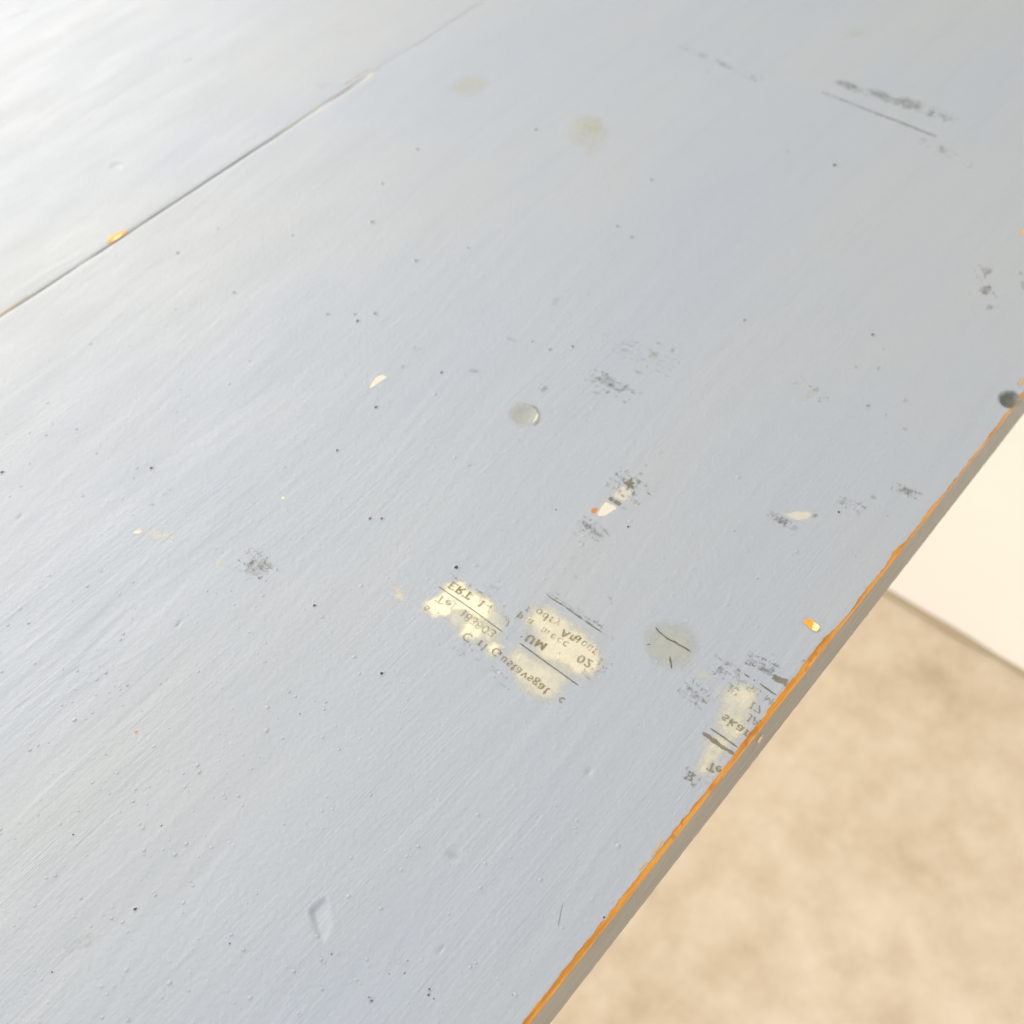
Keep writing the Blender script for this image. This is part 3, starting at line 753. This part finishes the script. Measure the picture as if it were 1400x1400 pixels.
# broken heading band by the edge, and the star, bar and box beside the orange hole
poly_mark("printed_block", q([(945, 232), (1095, 292), (1062, 362), (908, 285)], 7.37, 930, 890), SOLID, soft=.0004, strength=.66)
poly_mark("printed_block", q([(760, 110), (950, 190), (935, 265), (850, 240), (765, 190)], 7.37, 930, 890), SMUDGE, soft=.0009, strength=.98)
poly_mark("printed_block", q([(690, 100), (770, 90), (800, 150), (700, 150)], 7.37, 930, 890), FAINT, soft=.0012, strength=1.0)
star = []
for (a, b) in [(845, 318), (846, 380), (885, 400), (850, 425), (878, 492), (812, 462), (758, 512), (768, 430), (712, 385), (775, 378)]:
    star.append((a, b))
poly_mark("printed_star", q(star, 10, 780, 620), SOLID, soft=.00022, step=.0002, strength=.8, label='small printed star upside down on a cream flake')
poly_mark("printed_block", q([(540, 568), (705, 682), (672, 732), (497, 620)], 10, 780, 620), SOLID, soft=.0003, strength=.66)
poly_mark("printed_block", q([(692, 545), (742, 578), (728, 600), (684, 570)], 10, 780, 620), SOLID, soft=.0003, strength=.66)

# smudges of transferred print: x, y, rx, ry, rot, strength, faint?
SM = [(838, 669, 6, 3, -.6, .95, 0), (807, 723, 16, 7, .5, .93, 0), (803, 719, 6, 4, .3, 1.0, 0), (818, 731, 9, 5, .6, .85, 1), (806, 709, 5, 2.5, .5, 1.0, 0),
      (877, 648, 4, 3, .2, 1.0, 0), (883, 636, 4, 3, -.5, .9, 1), (870, 664, 8, 5, -.6, .95, 1), (866, 675, 3, 4, .4, 1.0, 0), (851, 655, 7, 4, .5, .95, 0), (856, 648, 4, 3, .5, .9, 1),
      (793, 741, 3, 3, 0, 1.05, 0), (785, 730, 3, 3, 0, 1.0, 0), (835, 745, 3, 3, 0, .95, 1), (821, 719, 4, 3, .4, .95, 1), (852, 695, 6, 4, .4, .8, 1),
      (811, 521, 6, 3, .2, 1.0, 0), (825, 510, 4, 3, .2, 1.1, 0), (835, 526, 4, 3, .3, 1.1, 0), (850, 532, 9, 4, .1, .95, 0), (857, 527, 4, 3, -.6, 1.0, 0), (816, 537, 7, 3, .2, .9, 0), (828, 520, 14, 8, .2, .9, 1),
      (874, 509, 6, 4, .3, 1.0, 1), (854, 480, 7, 4, .5, .9, 1), (901, 469, 7, 3, .6, 1.0, 1), (913, 489, 5, 1.5, .5, .98, 0), (877, 490, 6, 3, .7, .95, 1), (919, 478, 3, 6, -.2, .9, 1), (894, 484, 7, 4, .5, .95, 1), (806, 505, 3, 3, 0, 1.0, 1), (876, 537, 4, 3, 0, .9, 1),
      (744, 532, 8, 4, -.5, 1.0, 1), (648, 507, 9, 3.5, -.1, 1.05, 1), (551, 501, 4, 3, -.5, .95, 1), (570, 477, 8, 5, -.4, .75, 1), (643, 636, 8, 3, -.5, .98, 1),
      (360, 771, 4, 10, .6, 1.0, 0), (366, 762, 3, 9, .65, 1.0, 0), (343, 790, 7, 3, -.5, .95, 0), (352, 775, 22, 12, -.5, .88, 1), (340, 772, 6, 2.5, -.6, .98, 0), (325, 779, 7, 2.5, -.2, .85, 1),
      (207, 690, 3, 6, .75, 1.1, 0), (230, 672, 9, 2.5, -.6, .95, 0), (243, 853, 2.2, 5.5, .7, 1.15, 0), (327, 715, 3, 3, 0, 1.0, 1), (346, 691, 9, 3, -.5, .8, 1),
      (936, 67, 8, 4, .4, .9, 1), (959, 76, 9, 5, .4, .92, 1), (989, 88, 13, 5, .4, 1.0, 1), (1030, 106, 8, 4, .4, .98, 1), (970, 100, 8, 4, .4, .75, 1),
      (1160, 117, 19, 6, .2, 1.15, 1), (1204, 130, 24, 6, .33, 1.1, 1), (1243, 142, 18, 10, .3, 1.1, 1), (1273, 155, 8, 5, -.2, 1.05, 0), (1293, 160, 14, 6, .3, .92, 1),
      (1262, 192, 5, 4, .3, 1.05, 1), (1287, 204, 10, 6, .5, 1.0, 1), (1328, 224, 6, 5, .4, .8, 1), (1078, 208, 6, 3, .2, .95, 1), (1110, 232, 5, 3, -.3, .9, 1),
      (1350, 371, 9, 6, -.2, .95, 1), (1348, 397, 8, 8, .2, 1.1, 1), (1346, 401, 4, 4, 0, 1.05, 0), (1353, 420, 6, 5, -.4, 1.08, 1), (1396, 375, 5, 4, 0, .9, 1), (1398, 390, 4, 8, 0, .98, 1),
      (1201, 505, 3, 5, .2, 1.08, 1), (1170, 502, 3, 3, 0, 1.0, 1), (1187, 555, 4, 3, 0, 1.15, 0), (1211, 568, 3, 3, 0, 1.1, 0), (1237, 547, 4, 4, 0, 1.1, 1), (1237, 587, 4, 3, 0, 1.05, 1), (1115, 533, 7, 4, -.5, .95, 1),
      (1066, 711, 10, 5, .35, 1.05, 0), (1073, 713, 5, 5, .3, 1.15, 0), (1058, 705, 8, 4, .4, .9, 1), (1114, 705, 5, 3.5, -.5, 1.12, 0), (1085, 722, 8, 5, .4, .92, 1), (1150, 686, 9, 4, -.3, .92, 1), (1195, 680, 5, 3, .3, 1.08, 1), (1240, 672, 13, 5, .15, 1.0, 0), (1237, 669, 4, 3, .2, 1.1, 0), (1165, 690, 5, 3, .3, .9, 1), (1327, 400, 3, 3, 0, .9, 1),
      (949, 950, 9, 7, .5, .92, 1), (955, 954, 3, 6, .7, 1.05, 0), (943, 942, 6, 5, .5, .9, 0), (983, 917, 9, 6, .5, .85, 1), (1098, 903, 4, 4, 0, 1.1, 0), (1058, 896, 3, 2, 0, 1.1, 0), (948, 1062, 4, 3, 0, 1.1, 0), (965, 1070, 3, 3, 0, 1.05, 0), (1008, 917, 9, 7, .5, .8, 1),
      (838, 873, 6, 3, -.9, .92, 1), (833, 818, 7, 4, .5, .95, 1), (836, 826, 3, 3, 0, 1.05, 0), (822, 900, 3, 5, .2, 1.0, 0), (817, 918, 5, 3, -.6, 1.0, 0), (795, 940, 3, 2, 0, 1.15, 0), (671, 917, 3, 2, 0, 1.15, 0), (679, 921, 3, 2, .5, 1.1, 0), (690, 937, 4, 2.5, 0, .9, 1), (632, 888, 6, 5, 0, .9, 1), (653, 902, 8, 4, .5, .85, 1), (622, 855, 2.5, 2.5, 0, 1.1, 0),
      (630, 794, 4, 2, .5, 1.05, 0), (643, 801, 5, 2.5, .4, .95, 0), (685, 823, 4, 2, .3, 1.05, 0), (689, 830, 2.5, 3.5, 0, 1.1, 0), (675, 803, 9, 4, .5, .85, 1), (693, 845, 7, 4, .5, .9, 1), (563, 857, 5, 2, 0, .9, 1),
      (508, 1367, 7, 5, .5, .9, 0), (587, 1356, 5, 9, .3, .7, 1), (545, 1315, 24, 12, -.5, .52, 1), (463, 1305, 18, 8, .4, .55, 1), (110, 1290, 26, 14, -.6, .62, 1), (690, 1340, 9, 4, -.8, .7, 1),
      (868, 1000, 6, 3, -.8, .85, 1), (790, 790, 9, 4, .5, .7, 1), (904, 618, 7, 3, -.8, .88, 1), (759, 412, 9, 5, -.5, .78, 1), (1010, 330, 12, 6, -.5, .6, 1), (700, 465, 9, 4, .4, .7, 1)]
for i, (x, y, rx, ry, ro, s, fa) in enumerate(SM):
    blob("ink_smudge", x, y, rx, ry, FAINT if fa else SMUDGE, ro, .3, soft=.0010 if y > 350 else .0022, strength=s)

def broken_print(a, b, rows, pitch, n, mat, strength, wid=.00042, seed=1):
    """rows of print so rubbed that only broken strokes are left"""
    g = np.random.RandomState(seed)
    A, B = np.array(xy(a)), np.array(xy(b)); e = B - A; L = np.linalg.norm(e); e /= L
    up = np.array([-e[1], e[0]]); V, F, at = [], [], []
    for k in range(rows):
        for _ in range(n):
            c = A + e * g.uniform(0, L) + up * (pitch * (k - (rows - 1) / 2) + g.normal(0, pitch * .16))
            d = e if g.rand() < .55 else up * g.choice([-1, 1]) + e * g.uniform(-.5, .5)
            d = d / np.linalg.norm(d); h_ = g.uniform(.0003, .0013); w_ = wid * g.uniform(.5, 1.3)
            nn = np.array([-d[1], d[0]]); m_ = nn * g.normal(0, .0002)
            dz = lift(); base = len(V); f_ = strength * g.uniform(.7, 1.15)
            for t_ in (-1, 0, 1):
                for s_ in (-1, 0, 1):
                    p = c + d * h_ * t_ + nn * w_ * s_ * (1 - .5 * abs(t_)) + m_ * (1 - abs(t_))
                    V.append((p[0], p[1], float(Z(p[0], p[1])) + dz)); at.append(f_ * (1 if s_ == 0 else .55))
            for t_ in range(2):
                for s_ in range(2):
                    q_ = base + t_ * 3 + s_; F.append((q_, q_ + 3, q_ + 4, q_ + 1))
    return mesh_obj("ink_smudge", V, F, mat, plank_a, attr=at)
for a, b, rows, pitch, n_, mt, st, sd_ in [
        ((806, 512), (866, 545), 3, .0032, 26, FAINT, 1.05, 1), ((845, 470), (922, 505), 4, .0030, 22, FAINT, .98, 2), ((822, 512), (850, 532), 2, .003, 16, SMUDGE, .95, 3),
        ((792, 712), (825, 735), 3, .0028, 24, SMUDGE, .85, 4), ((838, 650), (885, 680), 4, .0032, 20, FAINT, 1.05, 5), ((846, 645), (872, 662), 2, .003, 14, SMUDGE, .9, 6),
        ((1050, 700), (1090, 724), 2, .0030, 22, SMUDGE, .85, 7), ((1145, 680), (1180, 698), 2, .003, 16, FAINT, 1.0, 8), ((1222, 664), (1258, 680), 2, .003, 18, FAINT, 1.1, 9),
        ((1140, 112), (1225, 140), 2, .0035, 40, FAINT, 1.1, 10), ((1225, 135), (1310, 165), 3, .0035, 34, FAINT, 1.0, 11), ((1250, 188), (1330, 226), 2, .0035, 22, FAINT, .95, 12),
        ((930, 62), (1040, 110), 2, .0040, 34, FAINT, .85, 13), ((1335, 362), (1362, 425), 2, .0032, 22, FAINT, 1.05, 14), ((335, 755), (375, 790), 3, .0034, 22, FAINT, 1.05, 15),
        ((345, 762), (370, 782), 2, .003, 12, SMUDGE, .9, 16), ((748, 808), (828, 864), 2, .0016, 26, FAINT, 1.05, 17), ((610, 788), (690, 838), 2, .0030, 20, FAINT, 1.05, 18),
        ((625, 880), (700, 940), 2, .0035, 16, FAINT, .95, 19), ((935, 935), (965, 962), 3, .0030, 20, FAINT, 1.05, 20), ((970, 905), (1020, 935), 3, .0032, 20, FAINT, 1.0, 21),
        ((1020, 898), (1062, 918), 3, .0020, 26, SMUDGE, .95, 22), ((800, 925), (835, 905), 2, .003, 14, FAINT, 1.0, 23), ((1090, 520), (1130, 550), 2, .003, 14, FAINT, .9, 24), ((840, 470), (760, 425), 2, .004, 12, FAINT, .8, 25),
        ((935, 1055), (955, 1072), 2, .0026, 16, SMUDGE, .9, 26)]:
    broken_print(a, b, rows, pitch, n_, mt, st, seed=sd_)

# chips down to the orange wood
poly_mark("paint_chip", [(1098, 848), (1102, 846), (1108, 846.5), (1113, 850), (1120, 856), (1121, 860), (1116, 864), (1110, 862), (1105, 857), (1099, 852)], CHIPWOOD, soft=.0003, strength=1.1, dz=.0002, label='orange chip with its lit side painted pale near the edge')
poly_mark("paint_chip", [(1112.5, 850.5), (1120, 856), (1121, 860), (1116, 864), (1109.5, 861.5), (1110.5, 856)], CHIP_PALE_LIT, soft=.00025, strength=1.1, dz=.00026)  # lit side wall of the chip, put in as pale colour
poly_mark("paint_chip", [(147, 331), (150, 324), (158, 320.5), (166, 317.5), (174, 315.5), (172, 319), (160, 327), (152, 332)], CHIPWOOD, soft=.0006, strength=1.05, parent=plank_b, dz=.0002, label='orange chip on the joint edge of the back plank')
poly_mark("paint_chip", [(153, 331), (158, 325), (166, 320.5), (170, 319.5), (160, 327)], CHIP_PALE_LIT, soft=.0005, strength=.95, parent=plank_b, dz=.00026)
line_mark("paint_chip", [(-4, 433), (14, 421), (30, 409.5), (39, 403.5)], .0010, TAN, plank_b, strength=.85)
line_mark("paint_chip", [(470, 115), (487, 105), (504, 95)], .0022, TAN, plank_b, strength=.66)
blob("paint_chip", 1398, 319, 2.5, 2.5, CHIPWOOD, 0, .2, soft=.0006, strength=.9)
for a, b, c, s in [((890, 1172), (905, 1148), .0010, .9), ((872, 1190), (884, 1178), .0009, .8), ((1392, 528), (1400, 517), .0022, 1.0)]:
    line_mark("paint_chip", [a, b], c, TAN, strength=s)

# open holes with a raised lip of paint: x, y, radius m, dirt
HOLES = [(243, 346, .0011, 1), (298, 313, .0008, 1), (489, 439, .0012, 0), (485, 430, .0010, 3), (448, 430, .0009, 3), (513, 429, .0012, 1), (604, 509, .0010, 0), (514, 557, .0011, 0), (461, 616, .0009, 0),
         (506, 709, .0010, 2), (522, 709, .0009, 2), (624, 776, .0012, 0), (728, 467, .0008, 1), (752, 478, .0009, 2), (783, 474, .0009, 2), (760, 697, .0006, 2), (207, 640, .0010, 0), (3, 646, .0010, 0), (430, 828, .0009, 0),
         (522, 921, .0009, 0), (100, 1141, .0005, 0), (221, 1129, .0005, 0), (314, 1290, .0005, 0), (1141, 226, .0016, 2), (1193, 458, .0013, 1), (1018, 438, .0012, 1), (509, 304, .0013, 1), (569, 357, .0012, 1), (733, 177, .0014, 3), (571, 204, .0012, 3),
         (523, 251, .0010, 3), (891, 246, .0012, 3), (844, 309, .0011, 3), (864, 324, .0011, 3), (1147, 700, .0009, 0), (701, 1360, .0004, 0), (859, 720, .0008, 0), (323, 142, .0012, 3), (320, 400, .0009, 3), (400, 322, .0008, 3), (640, 339, .0009, 3),
         (71, 1329, .00055, 4), (826, 1254, .0006, 4), (185, 1243, .0009, 0), (186, 1001, .0007, 5), (813, 698, .00185, 5), (410, 976, .0004, 0), (587, 1352, .0005, 0), (586, 1360, .0006, 0), (593, 1365, .0004, 0), (508, 1368, .0006, 0), (504, 1363, .0004, 0),
         (553, 1330, .0004, 0), (532, 1331, .0003, 0), (453, 1304, .0004, 0), (557, 1313, .0003, 0), (1380, 545, 0, 0)]
HM = [DIRT, DIRT_PALE, DIRT_BROWN, DIRT_PALE, DIRT_RED, ORANGE_HOLE]
def hole(x, y, r, kind):
    r *= .82
    cx, cy = xy((x, y)); n = 18; ph = random.random() * 6
    el = random.uniform(.72, 1.0); ro = random.uniform(-.5, .5)
    z0 = float(Z(cx, cy))
    def ring(rr, dz):
        out = []
        for i in range(n):
            a = 2 * math.pi * i / n
            k = rr * (1 + .12 * math.sin(a * 3 + ph) + .07 * math.sin(a * 5 + ph * 2))
            u, w = k * math.cos(a), k * el * math.sin(a)
            px_, py_ = cx + u * math.cos(ro) - w * math.sin(ro), cy + u * math.sin(ro) + w * math.cos(ro)
            out.append((px_, py_, float(Z(px_, py_)) + dz))
        return out
    lipm = PAINT
    hgt = r * (.06 if kind == 5 else .20); kr = .95 if kind == 5 else .60
    V = ring(r * 1.75, -.00002) + ring(r * 1.25, hgt * .8) + ring(r * 1.0, hgt) + ring(r * (.8 if kind != 5 else .97), hgt * .35) + ring(r * kr, .00003)
    F = []
    for k in range(4): F += [(k * n + i, k * n + (i + 1) % n, (k + 1) * n + (i + 1) % n, (k + 1) * n + i) for i in range(n)]
    o = mesh_obj("worm_hole", V, F + [tuple(range(4 * n, 5 * n))], lipm, plank_a)
    o.data.materials.append(HM[kind])
    for i, p in enumerate(o.data.polygons):
        if i >= 3 * n: p.material_index = 1
    if kind == 5 and r > .001: o['label'] = 'round orange hole beside the printed star'
    return o
for x, y, r, k in HOLES:
    if r: hole(x, y, r, k)

# knock in the edge, with a dark patch laid over it
dn = _DX[0]; cx, cy = dn[0]
poly_mark("edge_notch", [(cx + .0050 * math.cos(a), cy + .0042 * math.sin(a)) for a in np.linspace(0, 2 * math.pi, 22)[:-1]],
          mark_material("notch_dark", (.105, .106, .085), 300, .7, .2, 1.0, .85), soft=.0016, strength=1.0, plane_pts=True, dz=.0001, label='dark rounded knock at the table edge')
# flake on the edge face
fx = onto((1037, 1009))
def face_pt(p):
    w = R @ _ray(p); t_ = (-.0003 - C[1]) / w[1]; return C + t_ * w
def face_mark(pts, mat, name):
    P = [face_pt(p) for p in pts]; c = np.mean(P, axis=0)
    V = [c] + P; n_ = len(P)
    mesh_obj(name, V, [(0, 1 + i, 1 + (i + 1) % n_) for i in range(n_)], mat, plank_a, attr=[1] + [.55] * n_)
face_mark([(1034, 1014), (1037, 1008), (1043, 1003), (1045, 1005), (1041, 1012), (1037, 1018)], TAN, "paint_chip")

# specks of grit caught in the paint, too many to count
V, F = [], []
rr = np.random.RandomState(5)
def dome(cx, cy, r, h):
    b = len(V); n = 7
    for k, (q_, z_) in enumerate([(1.0, -.00002), (.62, h * .75)]):
        for i in range(n):
            a = 2 * math.pi * i / n
            V.append([cx + r * q_ * math.cos(a), cy + r * q_ * .85 * math.sin(a), z_])
    V.append([cx, cy, h])
    for i in range(n):
        F.append((b + i, b + (i + 1) % n, b + n + (i + 1) % n)); F.append((b + i, b + n + (i + 1) % n, b + n + i))
        F.append((b + n + i, b + n + (i + 1) % n, b + 2 * n))
cnt = 0
while cnt < 320:
    p = (rr.uniform(-10, 1390), rr.uniform(380, 1400)) if rr.rand() < .45 else (rr.normal(180, 230), rr.normal(1050, 230))
    if not (0 < p[0] < 1400 and 0 < p[1] < 1400): continue
    x, y = xy(p)
    if y < .006 or y > SEAM - .004: continue
    r = abs(rr.normal(.00042, .00022)) + .00022
    dome(x, y, r, r * rr.uniform(.15, .34)); cnt += 1
for p in [(169, 867), (105, 587), (63, 595), (113, 678), (132, 620), (182, 796), (39, 852), (165, 875), (174, 937), (145, 920), (572, 1157), (643, 1322), (650, 1316), (439, 1312), (440, 1352), (445, 960), (443, 970), (395, 946), (404, 952), (1212, 704), (1003, 725), (76, 1197), (316, 1278), (333, 1299), (140, 1391), (175, 1395), (1035, 790)]:
    x, y = xy(p); dome(x, y, .0007, .0003)
V = np.array(V); V[:, 2] += Z(V[:, 0], V[:, 1])
nibs = mesh_obj("paint_grit", V, np.array(F), PAINT, plank_a)
nibs['kind'] = 'stuff'
